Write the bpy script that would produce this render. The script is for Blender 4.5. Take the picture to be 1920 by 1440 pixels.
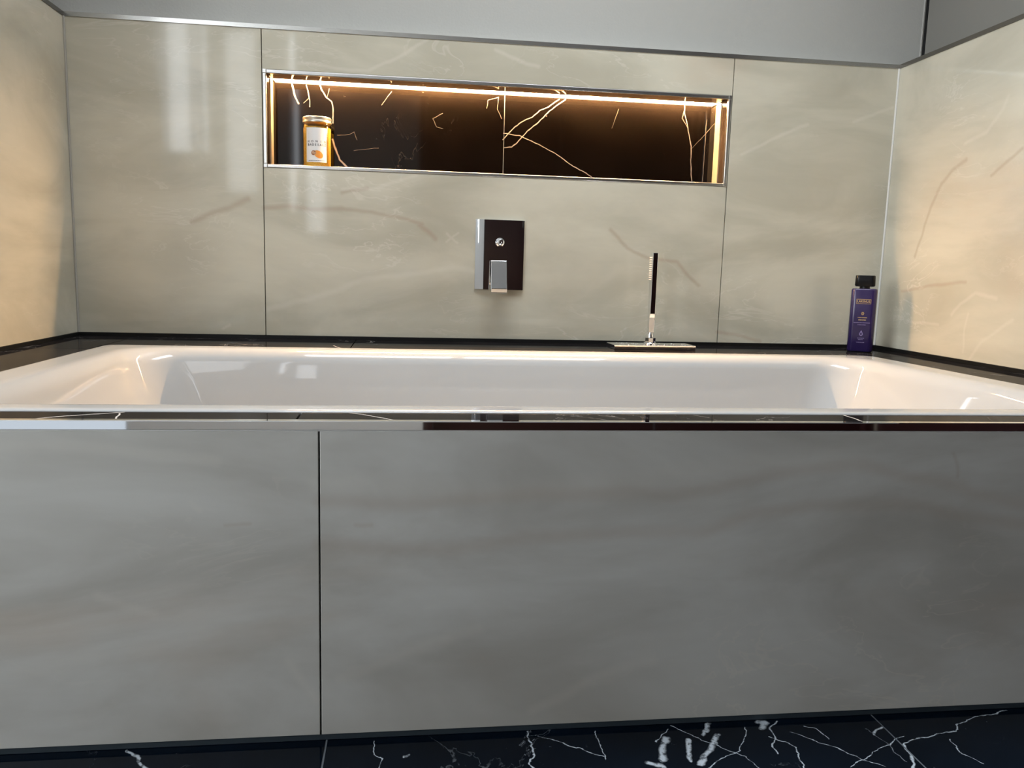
import bpy, bmesh, math, random
from mathutils import Vector, Matrix

# ------------------------------------------------------------------ clean start
for o in list(bpy.data.objects):
    bpy.data.objects.remove(o, do_unlink=True)
SC = bpy.context.scene
COL = SC.collection

# ------------------------------------------------------------------ camera
cam_data = bpy.data.cameras.new('camera')
cam = bpy.data.objects.new('camera', cam_data)
COL.objects.link(cam)
RIGHT = Vector((0.99186, -0.12445, 0.02704))
UP = Vector((-0.00919, 0.14182, 0.98985))
FWD = Vector((0.12702, 0.98204, -0.13952))
m3 = Matrix((RIGHT, UP, -FWD)).transposed()
cam.matrix_world = Matrix.Translation((0.36423, -2.10386, 0.60561)) @ m3.to_4x4()
cam_data.lens = 28.1736
cam_data.sensor_width = 36.0
cam_data.clip_start = 0.01
SC.camera = cam

# ------------------------------------------------------------------ world, exposure
SC.view_settings.view_transform = 'Standard'
SC.view_settings.look = 'None'
SC.view_settings.gamma = 1.0
SC.view_settings.use_curve_mapping = False
SC.view_settings.exposure = 0.72
world = bpy.data.worlds.new('sky')
SC.world = world
world.use_nodes = True
wbg = world.node_tree.nodes['Background']
wbg.inputs[0].default_value = (0.80, 0.90, 1.0, 1)
wbg.inputs[1].default_value = 0.4

# ------------------------------------------------------------------ daylight through the windows behind the camera, with fill from added left and roof windows
ROOM_Y = -3.40
ROOM_XL = -2.0
# openings in the rear wall (x0, x1, z0, z1) with a radiance tuned for each
WIN = [(-1.95, -1.32, 0.90, 2.30), (-1.235, -1.198, 1.29, 2.15), (-1.194, -1.032, 1.29, 2.15), (-1.028, -0.986, 1.29, 2.15), (-0.982, -0.925, 1.29, 2.15),  # first opening: unseen window added as fill for the surround front
       (-0.84, -0.62, 1.05, 2.10), (-0.435, -0.385, 0.95, 2.10), (-0.33, -0.19, 0.80, 1.28), (-1.32, -0.72, 0.03, 0.30)]  # last opening: low pane added to brighten the edge trim's reflection
WIN_SKY = [7.5, 7.0, 4.0, 6.5, 3.0, 2.0, 5.0, 2.6, 0.095]
LEFT_FILL_WIN = (-2.90, -1.30, 0.60, 2.10)                              # unseen window added as fill in the left room wall: y0, y1, z0, z1
LEFT_FILL = 6.3
ROOF_FILL_WIN = (-0.15, 1.35, -1.05, -0.45)                             # unseen roof window added in the ceiling as fill: x0, x1, y0, y1
ROOF_FILL = 12.5
ZC = 2.45                                                          # ceiling height
def daylight(loc, rot, w, h, radiance):
    L = bpy.data.lights.new('daylight', 'AREA')
    L.shape = 'RECTANGLE'
    L.size, L.size_y = w, h
    L.energy = radiance * w * h * math.pi
    L.color = (0.90, 0.95, 1.0)
    lo = bpy.data.objects.new('daylight', L)
    COL.objects.link(lo)
    lo.location = loc
    lo.rotation_euler = rot
for (x0, x1, z0, z1), sky in zip(WIN, WIN_SKY):
    daylight(((x0 + x1) / 2, ROOM_Y - 0.16, (z0 + z1) / 2), (math.radians(90), 0, 0), x1 - x0, z1 - z0, sky)
y0, y1, z0, z1 = LEFT_FILL_WIN
daylight((ROOM_XL - 0.16, (y0 + y1) / 2, (z0 + z1) / 2), (math.radians(90), 0, math.radians(-90)), y1 - y0, z1 - z0, LEFT_FILL)
x0, x1, y0, y1 = ROOF_FILL_WIN
daylight(((x0 + x1) / 2, (y0 + y1) / 2, ZC + 0.14), (0, 0, 0), x1 - x0, y1 - y0, ROOF_FILL)
LED_STRENGTH = 245.0

# ------------------------------------------------------------------ main measures (metres)
XL, XR = -0.4514, 1.6624          # tiled side walls
ZD = 0.4184                       # deck of the bath surround
ZT = 1.1710                       # top of the wall tiles
YF = -1.1247                      # front face of the surround

ONYX0 = (0.430, 0.402, 0.318)
ONYX1 = (0.575, 0.542, 0.440)
# veins seen on the stone: (width, points in metres on the face)
NICHE_VEINS = [(2.2, [(0.0591, 1.0626), (0.0668, 1.0342), (0.076, 1.0163)]), (1.2, [(0.0964, 1.0621), (0.1015, 1.04), (0.104, 1.0098)]), (1, [(0.1015, 1.0308), (0.088, 1.0182)]), (1.5, [(0.1285, 1.0677), (0.1324, 1.0535), (0.1444, 1.0357), (0.1591, 1.0259), (0.1631, 1.0036), (0.1616, 0.9729)]), (0.8, [(0.147, 1.0345), (0.1525, 1.0559)]), (2.6, [(0.1614, 0.9302), (0.1681, 0.9063), (0.1789, 0.8798), (0.1966, 0.863)]), (0.8, [(0.1723, 0.9414), (0.2036, 0.9455), (0.2158, 0.9528), (0.2227, 0.933)]), (0.8, [(0.4195, 0.9963), (0.4281, 0.9751), (0.4449, 0.9719)]), (0.8, [(0.4195, 0.9963), (0.4444, 1.0097)]), (0.6, [(0.2145, 0.9057), (0.2789, 0.9153)]), (0.8, [(0.2853, 1.0231), (0.3125, 1.0578)]), (0.8, [(0.5592, 1.0291), (0.563, 1.0496), (0.591, 1.0592), (0.5875, 1.0278), (0.5995, 1.0052)]), (1.3, [(0.6051, 0.9507), (0.6357, 0.9851), (0.6637, 1.0057), (0.6822, 1.0121), (0.7017, 1.0309), (0.7201, 1.0386), (0.7539, 1.0623)]), (1.4, [(0.61, 0.9303), (0.6271, 0.9325), (0.6439, 0.9457), (0.6717, 0.9773), (0.6998, 1.0006), (0.7276, 1.0308), (0.7698, 1.0617)]), (1.2, [(0.6061, 0.9673), (0.6506, 0.9625), (0.687, 0.949), (0.7458, 0.9226), (0.7982, 0.8899), (0.8356, 0.8732), (0.8524, 0.8612)]), (1.3, [(1.0992, 1.0789), (1.0996, 1.0468), (1.1126, 1.0053), (1.1247, 0.9564), (1.1253, 0.9209), (1.1318, 0.864)]), (1, [(1.1003, 1.0608), (1.0946, 1.0297), (1.1126, 1.0053)]), (0.7, [(1.1251, 0.9494), (1.189, 1.0217)]), (0.6, [(0.9166, 1.0445), (0.8997, 0.9951)]), (0.8, [(1.1642, 1.029), (1.1623, 0.8652)])]
FLOOR_VEINS = [(4, [(0.0199, -1.1261), (0.0329, -1.1373), (0.0424, -1.1533), (0.0525, -1.17)]), (1.6, [(0.5252, -1.1234), (0.5264, -1.154), (0.5261, -1.1828), (0.5161, -1.1952), (0.5226, -1.2098)]), (1.2, [(0.5377, -1.1356), (0.5903, -1.1745), (0.6115, -1.1877)]), (1.2, [(0.6135, -1.1343), (0.613, -1.167), (0.6131, -1.1956)]), (9, [(0.7055, -1.1566), (0.6942, -1.1737), (0.686, -1.2017)]), (8, [(0.6714, -1.2083), (0.6654, -1.2056), (0.6822, -1.2136)]), (1.2, [(0.7151, -1.1362), (0.6873, -1.1636)]), (6, [(0.7754, -1.1269), (0.7574, -1.151)]), (6, [(0.7768, -1.1526), (0.7585, -1.179), (0.7389, -1.2005), (0.7313, -1.2133)]), (5, [(0.7352, -1.1615), (0.7259, -1.1857), (0.7205, -1.2046)]), (8, [(0.8438, -1.1298), (0.8544, -1.1319), (0.8457, -1.1442)]), (2, [(0.8718, -1.1293), (0.8573, -1.1439), (0.8482, -1.1683), (0.8386, -1.1856), (0.838, -1.2008)]), (1.2, [(0.8768, -1.1556), (0.9039, -1.1765), (0.9231, -1.1961), (0.9442, -1.2233), (0.9661, -1.2408)]), (1.6, [(0.9041, -1.1424), (0.9185, -1.1488), (0.9198, -1.1679), (0.9202, -1.1742)]), (1.2, [(0.9195, -1.2347), (0.9906, -1.1957), (1.0272, -1.1741)]), (2, [(1.0165, -1.193), (1.0365, -1.1836), (1.0571, -1.1816)]), (1.6, [(1.0571, -1.1816), (1.0813, -1.1747), (1.1071, -1.1717), (1.1192, -1.1584), (1.1635, -1.139), (1.2206, -1.1296)]), (3.4, [(0.9905, -1.1712), (1.0001, -1.1592), (1.0121, -1.1537)]), (3.2, [(1.0158, -1.1942), (1.014, -1.2119), (0.9962, -1.2466)]), (1.2, [(0.7191, -1.1263), (0.7587, -1.1707), (0.7951, -1.2052), (0.8011, -1.2301)]), (1.2, [(0.7301, -1.2241), (0.7925, -1.1877), (0.8149, -1.1594), (0.8208, -1.137)]), (1.1, [(0.9875, -1.1569), (0.9963, -1.1986), (0.9963, -1.2333)]), (1.2, [(1.0877, -1.1878), (1.081, -1.2233), (1.0954, -1.2439)]), (1.2, [(0.3223, -1.1313), (0.3247, -1.1548), (0.3339, -1.169), (0.3327, -1.1905)]), (2.4, [(0.3602, -1.1667), (0.3688, -1.163)]), (1.5, [(0.8438, -1.1617), (0.8683, -1.1881), (0.859, -1.235)])]
BACK_DARK = [(4, [(-0.1706, 0.7074), (-0.109, 0.7316), (-0.038, 0.7653)]), (4, [(0.0029, 0.7473), (0.0586, 0.7494), (0.1108, 0.7434), (0.1897, 0.7489)]), (3, [(0.1897, 0.7489), (0.2695, 0.7451), (0.3501, 0.7307), (0.3909, 0.7187)]), (4, [(0.3841, 0.7157), (0.4254, 0.6834)]), (3, [(1.1972, 0.4564), (1.2526, 0.45), (1.3233, 0.4291)]), (3, [(0.8877, 0.7217), (0.9334, 0.6744), (0.9932, 0.6481), (1.0748, 0.6406), (1.138, 0.581)]), (3, [(0.1898, 0.7884), (0.2268, 0.7977), (0.256, 0.8041)])]
BACK_LIGHT = [(5, [(0.0029, 0.4925), (0.1357, 0.5292), (0.2564, 0.5729), (0.3513, 0.5916), (0.4746, 0.6086), (0.5303, 0.6005)]), (3, [(0.5727, 1.1533), (0.6481, 1.1256), (0.6824, 1.121)]), (3, [(0.0881, 1.0935), (0.2554, 1.0879), (0.3141, 1.1127), (0.399, 1.1683)]), (3, [(1.2344, 0.9285), (1.3493, 0.9888), (1.4147, 1.0168)]), (3, [(1.5431, 1.0258), (1.6023, 1.0495), (1.654, 1.073)]), (3, [(0.1899, 0.7976), (0.2693, 0.8033), (0.3761, 0.8379)]), (2, [(0.4566, 0.6979), (0.4845, 0.6744)]), (2, [(0.457, 0.6763), (0.4841, 0.6988)]), (2.4, [(-0.1054, 0.439), (-0.0895, 0.4501)]), (1.5, [(1.062, 0.4468), (1.0672, 0.4599)])]
RIGHT_DARK = [(3, [(-0.1436, 0.6725), (-0.1682, 0.7261), (-0.1901, 0.7913), (-0.2227, 0.847), (-0.258, 0.8749), (-0.3058, 0.8963)]), (2.5, [(-0.1003, 0.5819), (-0.2308, 0.5987), (-0.3472, 0.6074)]), (2.5, [(-0.3982, 0.8469), (-0.4429, 0.8762), (-0.4793, 0.8937)])]
RIGHT_LIGHT = [(3, [(-0.2966, 0.9318), (-0.366, 0.9451), (-0.4092, 0.9896), (-0.4214, 1.0156)]), (3, [(-0.3119, 0.5301), (-0.3364, 0.5568), (-0.3872, 0.5836), (-0.4573, 0.5739)]), (2, [(-0.3632, 0.4448), (-0.361, 0.4951), (-0.3679, 0.5332)]), (2.5, [(-0.1356, 0.506), (-0.2034, 0.5022), (-0.266, 0.5051)]), (3, [(-0.3282, 0.3632), (-0.4216, 0.4753), (-0.5124, 0.5299)])]
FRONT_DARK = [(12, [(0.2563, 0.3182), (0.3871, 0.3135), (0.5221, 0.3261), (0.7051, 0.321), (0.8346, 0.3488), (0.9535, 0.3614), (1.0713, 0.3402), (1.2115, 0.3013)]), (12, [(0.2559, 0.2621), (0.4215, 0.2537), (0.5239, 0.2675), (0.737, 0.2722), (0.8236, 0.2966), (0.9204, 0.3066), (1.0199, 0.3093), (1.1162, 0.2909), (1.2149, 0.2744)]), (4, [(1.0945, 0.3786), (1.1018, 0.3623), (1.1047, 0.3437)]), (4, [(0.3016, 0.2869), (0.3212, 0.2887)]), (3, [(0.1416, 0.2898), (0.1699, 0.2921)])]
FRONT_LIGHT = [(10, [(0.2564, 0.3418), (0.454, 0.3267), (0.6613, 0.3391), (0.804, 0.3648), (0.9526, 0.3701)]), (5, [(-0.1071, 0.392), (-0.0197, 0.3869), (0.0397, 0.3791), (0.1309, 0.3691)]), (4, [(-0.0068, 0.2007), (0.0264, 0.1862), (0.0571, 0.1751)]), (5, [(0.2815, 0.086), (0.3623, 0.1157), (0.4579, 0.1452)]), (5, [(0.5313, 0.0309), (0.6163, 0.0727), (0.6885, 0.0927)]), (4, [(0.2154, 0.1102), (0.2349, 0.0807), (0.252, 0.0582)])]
DECK_VEINS = [(2, [(-0.0828, -1.1201), (-0.0476, -1.0953), (0.0122, -1.0682)]), (1.6, [(0.0175, -1.1148), (0.0097, -1.0758)]), (1.6, [(0.2875, -1.0648), (0.3191, -1.0869), (0.3465, -1.1155)]), (2, [(0.9674, -1.0639), (0.9692, -1.0883), (0.9687, -1.1156)]), (1, [(0.748, -1.0692), (0.7633, -1.0887)]), (1.5, [(0.1838, -0.164), (0.2076, -0.2252)])]

# ------------------------------------------------------------------ helpers
def tag(o, label=None, cat=None, group=None, kind=None):
    if label: o['label'] = label
    if cat: o['category'] = cat
    if group: o['group'] = group
    if kind: o['kind'] = kind
    return o

def link(name, me, mat=None, parent=None):
    o = bpy.data.objects.new(name, me)
    COL.objects.link(o)
    if mat: me.materials.append(mat)
    if parent: o.parent = parent
    return o

def empty(name, loc=(0, 0, 0), rz=0.0):
    o = bpy.data.objects.new(name, None)
    COL.objects.link(o)
    o.location = loc
    o.rotation_euler = (0, 0, rz)
    o.empty_display_size = 0.05
    return o

def box_bm(bm, x0, x1, y0, y1, z0, z1):
    vs = [bm.verts.new(c) for c in ((x0, y0, z0), (x1, y0, z0), (x1, y1, z0), (x0, y1, z0),
                                    (x0, y0, z1), (x1, y0, z1), (x1, y1, z1), (x0, y1, z1))]
    for f in ((0, 3, 2, 1), (4, 5, 6, 7), (0, 1, 5, 4), (1, 2, 6, 5), (2, 3, 7, 6), (3, 0, 4, 7)):
        bm.faces.new([vs[i] for i in f])
    return vs

def finish(bm, name, mat, parent=None, bevel=0.0, seg=1, smooth=False):
    if bevel > 0:
        bmesh.ops.bevel(bm, geom=list(bm.edges), offset=bevel, segments=seg, affect='EDGES', profile=0.5)
    bmesh.ops.recalc_face_normals(bm, faces=list(bm.faces))
    me = bpy.data.meshes.new(name)
    bm.to_mesh(me)
    bm.free()
    if smooth:
        for p in me.polygons: p.use_smooth = True
    return link(name, me, mat, parent)

def boxes(name, lst, mat, parent=None, bevel=0.0, seg=1):
    bm = bmesh.new()
    for b in lst: box_bm(bm, *b)
    return finish(bm, name, mat, parent, bevel, seg)

def lathe(name, prof, mat, parent=None, n=48, smooth=True, caps=True):
    """profile of (radius, z) turned about the z axis"""
    bm = bmesh.new()
    rings = []
    for r, z in prof:
        rings.append([bm.verts.new((r * math.cos(2 * math.pi * k / n), r * math.sin(2 * math.pi * k / n), z)) for k in range(n)])
    for a, b in zip(rings, rings[1:]):
        for k in range(n):
            bm.faces.new((a[k], a[(k + 1) % n], b[(k + 1) % n], b[k]))
    if caps:
        bm.faces.new(list(reversed(rings[0])))
        bm.faces.new(rings[-1])
    o = finish(bm, name, mat, parent, smooth=smooth)
    if smooth: sharp(o.data, 35)
    return o

def sharp(me, deg):
    for p in me.polygons: p.use_smooth = True
    bm = bmesh.new(); bm.from_mesh(me)
    lim = math.radians(deg)
    for e in bm.edges:
        if len(e.link_faces) == 2 and e.calc_face_angle(0) > lim: e.smooth = False
    bm.to_mesh(me); bm.free()

def rrect(x0, x1, y0, y1, r, n=10, s=14):
    """points of a rounded rectangle, counter-clockwise, always the same count"""
    pts = []
    cs = [(x1 - r, y0 + r, -90), (x1 - r, y1 - r, 0), (x0 + r, y1 - r, 90), (x0 + r, y0 + r, 180)]
    for i, (cx, cy, a0) in enumerate(cs):
        arc = [(cx + r * math.cos(math.radians(a0 + 90 * k / n)), cy + r * math.sin(math.radians(a0 + 90 * k / n))) for k in range(n + 1)]
        pts += arc
        nx, ny, na = cs[(i + 1) % 4]
        q = (nx + r * math.cos(math.radians(na)), ny + r * math.sin(math.radians(na)))
        for k in range(1, s):
            t = k / s
            pts.append((arc[-1][0] * (1 - t) + q[0] * t, arc[-1][1] * (1 - t) + q[1] * t))
    return pts

def loft(name, rings, mat, parent=None, cap0=False, cap1=True, smooth=True, ang=40):
    """rings: list of lists of (x, y, z)"""
    bm = bmesh.new()
    vr = [[bm.verts.new(p) for p in r] for r in rings]
    n = len(vr[0])
    for a, b in zip(vr, vr[1:]):
        for k in range(n):
            bm.faces.new((a[k], a[(k + 1) % n], b[(k + 1) % n], b[k]))
    if cap0: bm.faces.new(list(reversed(vr[0])))
    if cap1: bm.faces.new(vr[-1])
    o = finish(bm, name, mat, parent)
    if smooth: sharp(o.data, ang)
    return o

# ------------------------------------------------------------------ materials
def new_mat(name):
    m = bpy.data.materials.new(name)
    m.use_nodes = True
    nt = m.node_tree
    return m, nt, nt.nodes['Principled BSDF']

def N(nt, kind, **kw):
    n = nt.nodes.new(kind)
    for k, v in kw.items(): setattr(n, k, v)
    return n

def plain(name, col, rough=0.5, metal=0.0, spec=0.5, bump=0.0, bscale=200.0, var=0.0):
    m, nt, b = new_mat(name)
    b.inputs['Base Color'].default_value = (*col, 1)
    b.inputs['Roughness'].default_value = rough
    b.inputs['Metallic'].default_value = metal
    b.inputs['Specular IOR Level'].default_value = spec
    if bump or var:
        tc = N(nt, 'ShaderNodeTexCoord')
        no = N(nt, 'ShaderNodeTexNoise')
        no.inputs['Scale'].default_value = bscale
        no.inputs['Detail'].default_value = 4
        nt.links.new(tc.outputs['Object'], no.inputs['Vector'])
        if bump:
            bp = N(nt, 'ShaderNodeBump')
            bp.inputs['Strength'].default_value = bump
            bp.inputs['Distance'].default_value = 0.002
            nt.links.new(no.outputs['Fac'], bp.inputs['Height'])
            nt.links.new(bp.outputs['Normal'], b.inputs['Normal'])
        if var:
            mr = N(nt, 'ShaderNodeMapRange')
            mr.inputs['To Min'].default_value = max(rough - var, 0)
            mr.inputs['To Max'].default_value = rough + var
            nt.links.new(no.outputs['Fac'], mr.inputs['Value'])
            nt.links.new(mr.outputs['Result'], b.inputs['Roughness'])
    return m

def value_mix(nt, fac, a, b):
    mx = N(nt, 'ShaderNodeMix', data_type='RGBA')
    for sock, v in ((mx.inputs[0], fac), (mx.inputs[6], a), (mx.inputs[7], b)):
        if hasattr(v, 'links'): nt.links.new(v, sock)
        elif isinstance(v, (int, float)): sock.default_value = v
        else: sock.default_value = (*v, 1)
    return mx.outputs[2]

def warped(nt, amp, scale, detail=3):
    tc = N(nt, 'ShaderNodeTexCoord')
    no = N(nt, 'ShaderNodeTexNoise')
    no.inputs['Scale'].default_value = scale
    no.inputs['Detail'].default_value = detail
    nt.links.new(tc.outputs['Object'], no.inputs['Vector'])
    sub = N(nt, 'ShaderNodeVectorMath', operation='SUBTRACT'); sub.inputs[1].default_value = (0.5, 0.5, 0.5)
    nt.links.new(no.outputs['Color'], sub.inputs[0])
    sc = N(nt, 'ShaderNodeVectorMath', operation='SCALE'); sc.inputs['Scale'].default_value = amp
    nt.links.new(sub.outputs[0], sc.inputs[0])
    ad = N(nt, 'ShaderNodeVectorMath', operation='ADD')
    nt.links.new(tc.outputs['Object'], ad.inputs[0]); nt.links.new(sc.outputs[0], ad.inputs[1])
    return tc.outputs['Object'], ad.outputs[0]

def vein_mask(nt, vec, polys, unit, axis, inner=0.35):
    """mask of hand-laid veins: distance to line segments lying in the plane across 'axis'"""
    keep = [1, 1, 1]; keep[axis] = 0
    fl = N(nt, 'ShaderNodeVectorMath', operation='MULTIPLY'); fl.inputs[1].default_value = keep
    nt.links.new(vec, fl.inputs[0])
    vec = fl.outputs[0]
    best = None
    def v3(p):
        p = list(p); p.insert(axis, 0.0); return Vector(p)
    for w, pts in polys:
        for a, b in zip(pts, pts[1:]):
            a, b = v3(a), v3(b)
            d = b - a
            s = N(nt, 'ShaderNodeVectorMath', operation='SUBTRACT'); s.inputs[1].default_value = a
            nt.links.new(vec, s.inputs[0])
            dt = N(nt, 'ShaderNodeVectorMath', operation='DOT_PRODUCT'); dt.inputs[1].default_value = d / d.length_squared
            nt.links.new(s.outputs[0], dt.inputs[0])
            cl = N(nt, 'ShaderNodeClamp')
            nt.links.new(dt.outputs['Value'], cl.inputs[0])
            sc = N(nt, 'ShaderNodeVectorMath', operation='SCALE'); sc.inputs[0].default_value = d
            nt.links.new(cl.outputs[0], sc.inputs['Scale'])
            di = N(nt, 'ShaderNodeVectorMath', operation='DISTANCE')
            nt.links.new(s.outputs[0], di.inputs[0]); nt.links.new(sc.outputs[0], di.inputs[1])
            mu = N(nt, 'ShaderNodeMath', operation='MULTIPLY'); mu.inputs[1].default_value = 1.0 / (w * unit)
            nt.links.new(di.outputs['Value'], mu.inputs[0])
            if best is None: best = mu.outputs[0]
            else:
                mi = N(nt, 'ShaderNodeMath', operation='MINIMUM')
                nt.links.new(best, mi.inputs[0]); nt.links.new(mu.outputs[0], mi.inputs[1])
                best = mi.outputs[0]
    mr = N(nt, 'ShaderNodeMapRange', interpolation_type='SMOOTHSTEP')
    mr.inputs['From Min'].default_value = 1.0
    mr.inputs['From Max'].default_value = inner
    nt.links.new(best, mr.inputs['Value'])
    return mr.outputs['Result']

def math_node(nt, op, a, b):
    n = N(nt, 'ShaderNodeMath', operation=op)
    for i, v in enumerate((a, b)):
        if hasattr(v, 'links'): nt.links.new(v, n.inputs[i])
        else: n.inputs[i].default_value = v
    return n.outputs[0]

def noise(nt, vec, scale, detail=4, rough=0.55, stretch=None, seed=0.0, distort=0.0):
    mp = N(nt, 'ShaderNodeMapping')
    mp.inputs['Location'].default_value = (seed, seed * 0.7, seed * 1.3)
    if stretch: mp.inputs['Scale'].default_value = stretch
    nt.links.new(vec, mp.inputs['Vector'])
    no = N(nt, 'ShaderNodeTexNoise')
    no.inputs['Scale'].default_value = scale
    no.inputs['Detail'].default_value = detail
    no.inputs['Roughness'].default_value = rough
    no.inputs['Distortion'].default_value = distort
    nt.links.new(mp.outputs[0], no.inputs['Vector'])
    return no.outputs['Fac']

def ramp(nt, fac, lo, hi, a=0.0, b=1.0):
    mr = N(nt, 'ShaderNodeMapRange', interpolation_type='SMOOTHSTEP')
    mr.inputs['From Min'].default_value = lo; mr.inputs['From Max'].default_value = hi
    mr.inputs['To Min'].default_value = a; mr.inputs['To Max'].default_value = b
    nt.links.new(fac, mr.inputs['Value'])
    return mr.outputs['Result']

def onyx(name, dark, light, axis, seed, rough=0.06, c0=ONYX0, c1=ONYX1, dark_unit=0.0030, tone=0.42, light_tone=0.22, light_unit=0.0026):
    """polished beige onyx-look porcelain: soft clouds, thin light wisps, a few rusty lines"""
    m, nt, b = new_mat(name)
    raw, wv = warped(nt, 0.02, 9.0, 4)
    st = [1.0, 1.0, 2.6]
    f1 = noise(nt, wv, 2.2, 5, 0.55, st, seed, 0.6)
    base = value_mix(nt, ramp(nt, f1, 0.30, 0.70), c0, c1)
    f2 = noise(nt, wv, 5.0, 4, 0.6, (0.8, 0.8, 2.2), seed + 7.3, 1.0)
    wisp = math_node(nt, 'SUBTRACT', 1.0, ramp(nt, math_node(nt, 'ABSOLUTE', math_node(nt, 'SUBTRACT', f2, 0.5), 0), 0.0, 0.016))
    f3 = noise(nt, raw, 3.0, 2, 0.5, None, seed + 3.1)
    wisp = math_node(nt, 'MULTIPLY', wisp, ramp(nt, f3, 0.46, 0.72, 0, 0.4))
    base = value_mix(nt, wisp, base, (0.70, 0.66, 0.58))
    f4 = noise(nt, raw, 1.7, 4, 0.6, (1, 1, 1.8), seed + 11.7, 0.4)
    base = value_mix(nt, ramp(nt, f4, 0.58, 0.78, 0, 0.35), base, (0.50, 0.385, 0.28))
    f5 = noise(nt, raw, 60.0, 2, 0.5, (0.12, 0.12, 1.0) if axis != 2 else None, seed)
    base = value_mix(nt, ramp(nt, f5, 0.3, 0.7, 0, 0.06), base, (0.36, 0.34, 0.30))
    if dark:
        k = vein_mask(nt, wv, dark, dark_unit, axis, 0.0)
        base = value_mix(nt, math_node(nt, 'MULTIPLY', k, tone), base, (0.36, 0.26, 0.185))
    if light:
        k = vein_mask(nt, wv, light, light_unit, axis, 0.0)
        base = value_mix(nt, math_node(nt, 'MULTIPLY', k, light_tone), base, (0.72, 0.68, 0.60))
    nt.links.new(base, b.inputs['Base Color'])
    b.inputs['Roughness'].default_value = rough
    b.inputs['IOR'].default_value = 1.5
    return m

def marble(name, veins, axis, unit, seed, rough=0.05, col=(0.012, 0.011, 0.012), fine=0.5, warp=0.006, vcol=(0.62, 0.58, 0.54), spec=0.5, patchy=False, coat=None):
    """polished black marble with white veins"""
    m, nt, b = new_mat(name)
    raw, wv = warped(nt, warp, 45.0, 4)
    f1 = noise(nt, wv, 3.2, 5, 0.6, (1.3, 1, 0.8), seed, 1.6)
    thin = math_node(nt, 'SUBTRACT', 1.0, ramp(nt, math_node(nt, 'ABSOLUTE', math_node(nt, 'SUBTRACT', f1, 0.5), 0), 0.0, 0.0045))
    gate = ramp(nt, noise(nt, raw, 4.0, 2, 0.5, None, seed + 5), 0.50, 0.70, 0, fine)
    k = math_node(nt, 'MULTIPLY', thin, gate)
    f2 = noise(nt, raw, 70.0, 3, 0.7, None, seed + 9)
    g2 = ramp(nt, noise(nt, raw, 9.0, 2, 0.5, None, seed + 2), 0.5, 0.7)
    k = math_node(nt, 'MAXIMUM', k, math_node(nt, 'MULTIPLY', ramp(nt, f2, 0.66, 0.80, 0, 0.35), g2))
    if veins:
        for part, f in (([v for v in veins if v[0] >= 1.2], 1.0), ([v for v in veins if v[0] < 1.2], 0.4)):
            if part: k = math_node(nt, 'MAXIMUM', k, math_node(nt, 'MULTIPLY', vein_mask(nt, wv, part, unit, axis, 0.25), f))
    if patchy: k = math_node(nt, 'MULTIPLY', k, ramp(nt, noise(nt, raw, 140.0, 3, 0.6, None, seed + 4), 0.36, 0.52, 0.25, 1.0))
    cl = noise(nt, raw, 6.0, 4, 0.6, None, seed + 1)
    base = value_mix(nt, ramp(nt, cl, 0.3, 0.75), col, tuple(c * 1.8 for c in col))
    base = value_mix(nt, k, base, vcol)
    nt.links.new(base, b.inputs['Base Color'])
    b.inputs['Roughness'].default_value = rough
    b.inputs['IOR'].default_value = 1.5
    b.inputs['Specular IOR Level'].default_value = spec
    if coat:                                              # part-gloss polish: a thin clear layer instead of the full sheen
        b.inputs['Specular IOR Level'].default_value = 0.0
        b.inputs['Coat Weight'].default_value = coat
        b.inputs['Coat Roughness'].default_value = rough
    return m

def thin_glass(name, tint=(1, 1, 1), gloss=1.0):
    m, nt, b = new_mat(name)
    nt.nodes.remove(b)
    out = nt.nodes['Material Output']
    tr = N(nt, 'ShaderNodeBsdfTransparent'); tr.inputs[0].default_value = (*tint, 1)
    gl = N(nt, 'ShaderNodeBsdfGlossy'); gl.inputs['Roughness'].default_value = 0.02
    fr = N(nt, 'ShaderNodeFresnel'); fr.inputs[0].default_value = 1.45
    mx = N(nt, 'ShaderNodeMixShader')
    nt.links.new(fr.outputs[0], mx.inputs[0]); nt.links.new(tr.outputs[0], mx.inputs[1]); nt.links.new(gl.outputs[0], mx.inputs[2])
    nt.links.new(mx.outputs[0], out.inputs['Surface'])
    return m

M_LEFT = onyx('onyx_left', [], [], 0, 4.0)
M_BACK = onyx('onyx_back', BACK_DARK, BACK_LIGHT, 1, 1.0)
M_RIGHT = onyx('onyx_right', RIGHT_DARK, RIGHT_LIGHT, 0, 21.0, tone=0.4, light_tone=0.2)
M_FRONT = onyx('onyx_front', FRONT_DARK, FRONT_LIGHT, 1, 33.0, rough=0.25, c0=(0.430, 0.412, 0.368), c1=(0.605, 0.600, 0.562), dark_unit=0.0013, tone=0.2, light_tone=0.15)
M_NICHE = marble('black_marble_niche', NICHE_VEINS, 1, 0.0012, 2.0, rough=0.05, fine=0.08, col=(0.0032, 0.0022, 0.0016), vcol=(0.36, 0.30, 0.26), spec=0.35)
M_NSIDE = marble('black_marble_niche_side', [], 0, 0.001, 6.0, rough=0.07, col=(0.022, 0.015, 0.010))
M_DECK = marble('black_marble_deck', DECK_VEINS, 2, 0.001, 14.0, rough=0.05, coat=0.28, col=(0.009, 0.008, 0.008))
M_FLOOR = marble('black_marble_floor', FLOOR_VEINS, 2, 0.00075, 8.0, rough=0.08, fine=0.7, col=(0.0012, 0.0034, 0.0075), warp=0.016, vcol=(0.52, 0.58, 0.64), coat=0.4, patchy=True)
M_GROUT = plain('grout_beige', (0.36, 0.34, 0.30), 0.8)
M_GROUT_GREY = plain('grout_grey', (0.22, 0.23, 0.23), 0.8)
M_GROUT_FLOOR = plain('grout_floor', (0.13, 0.15, 0.17), 0.8)
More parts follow.
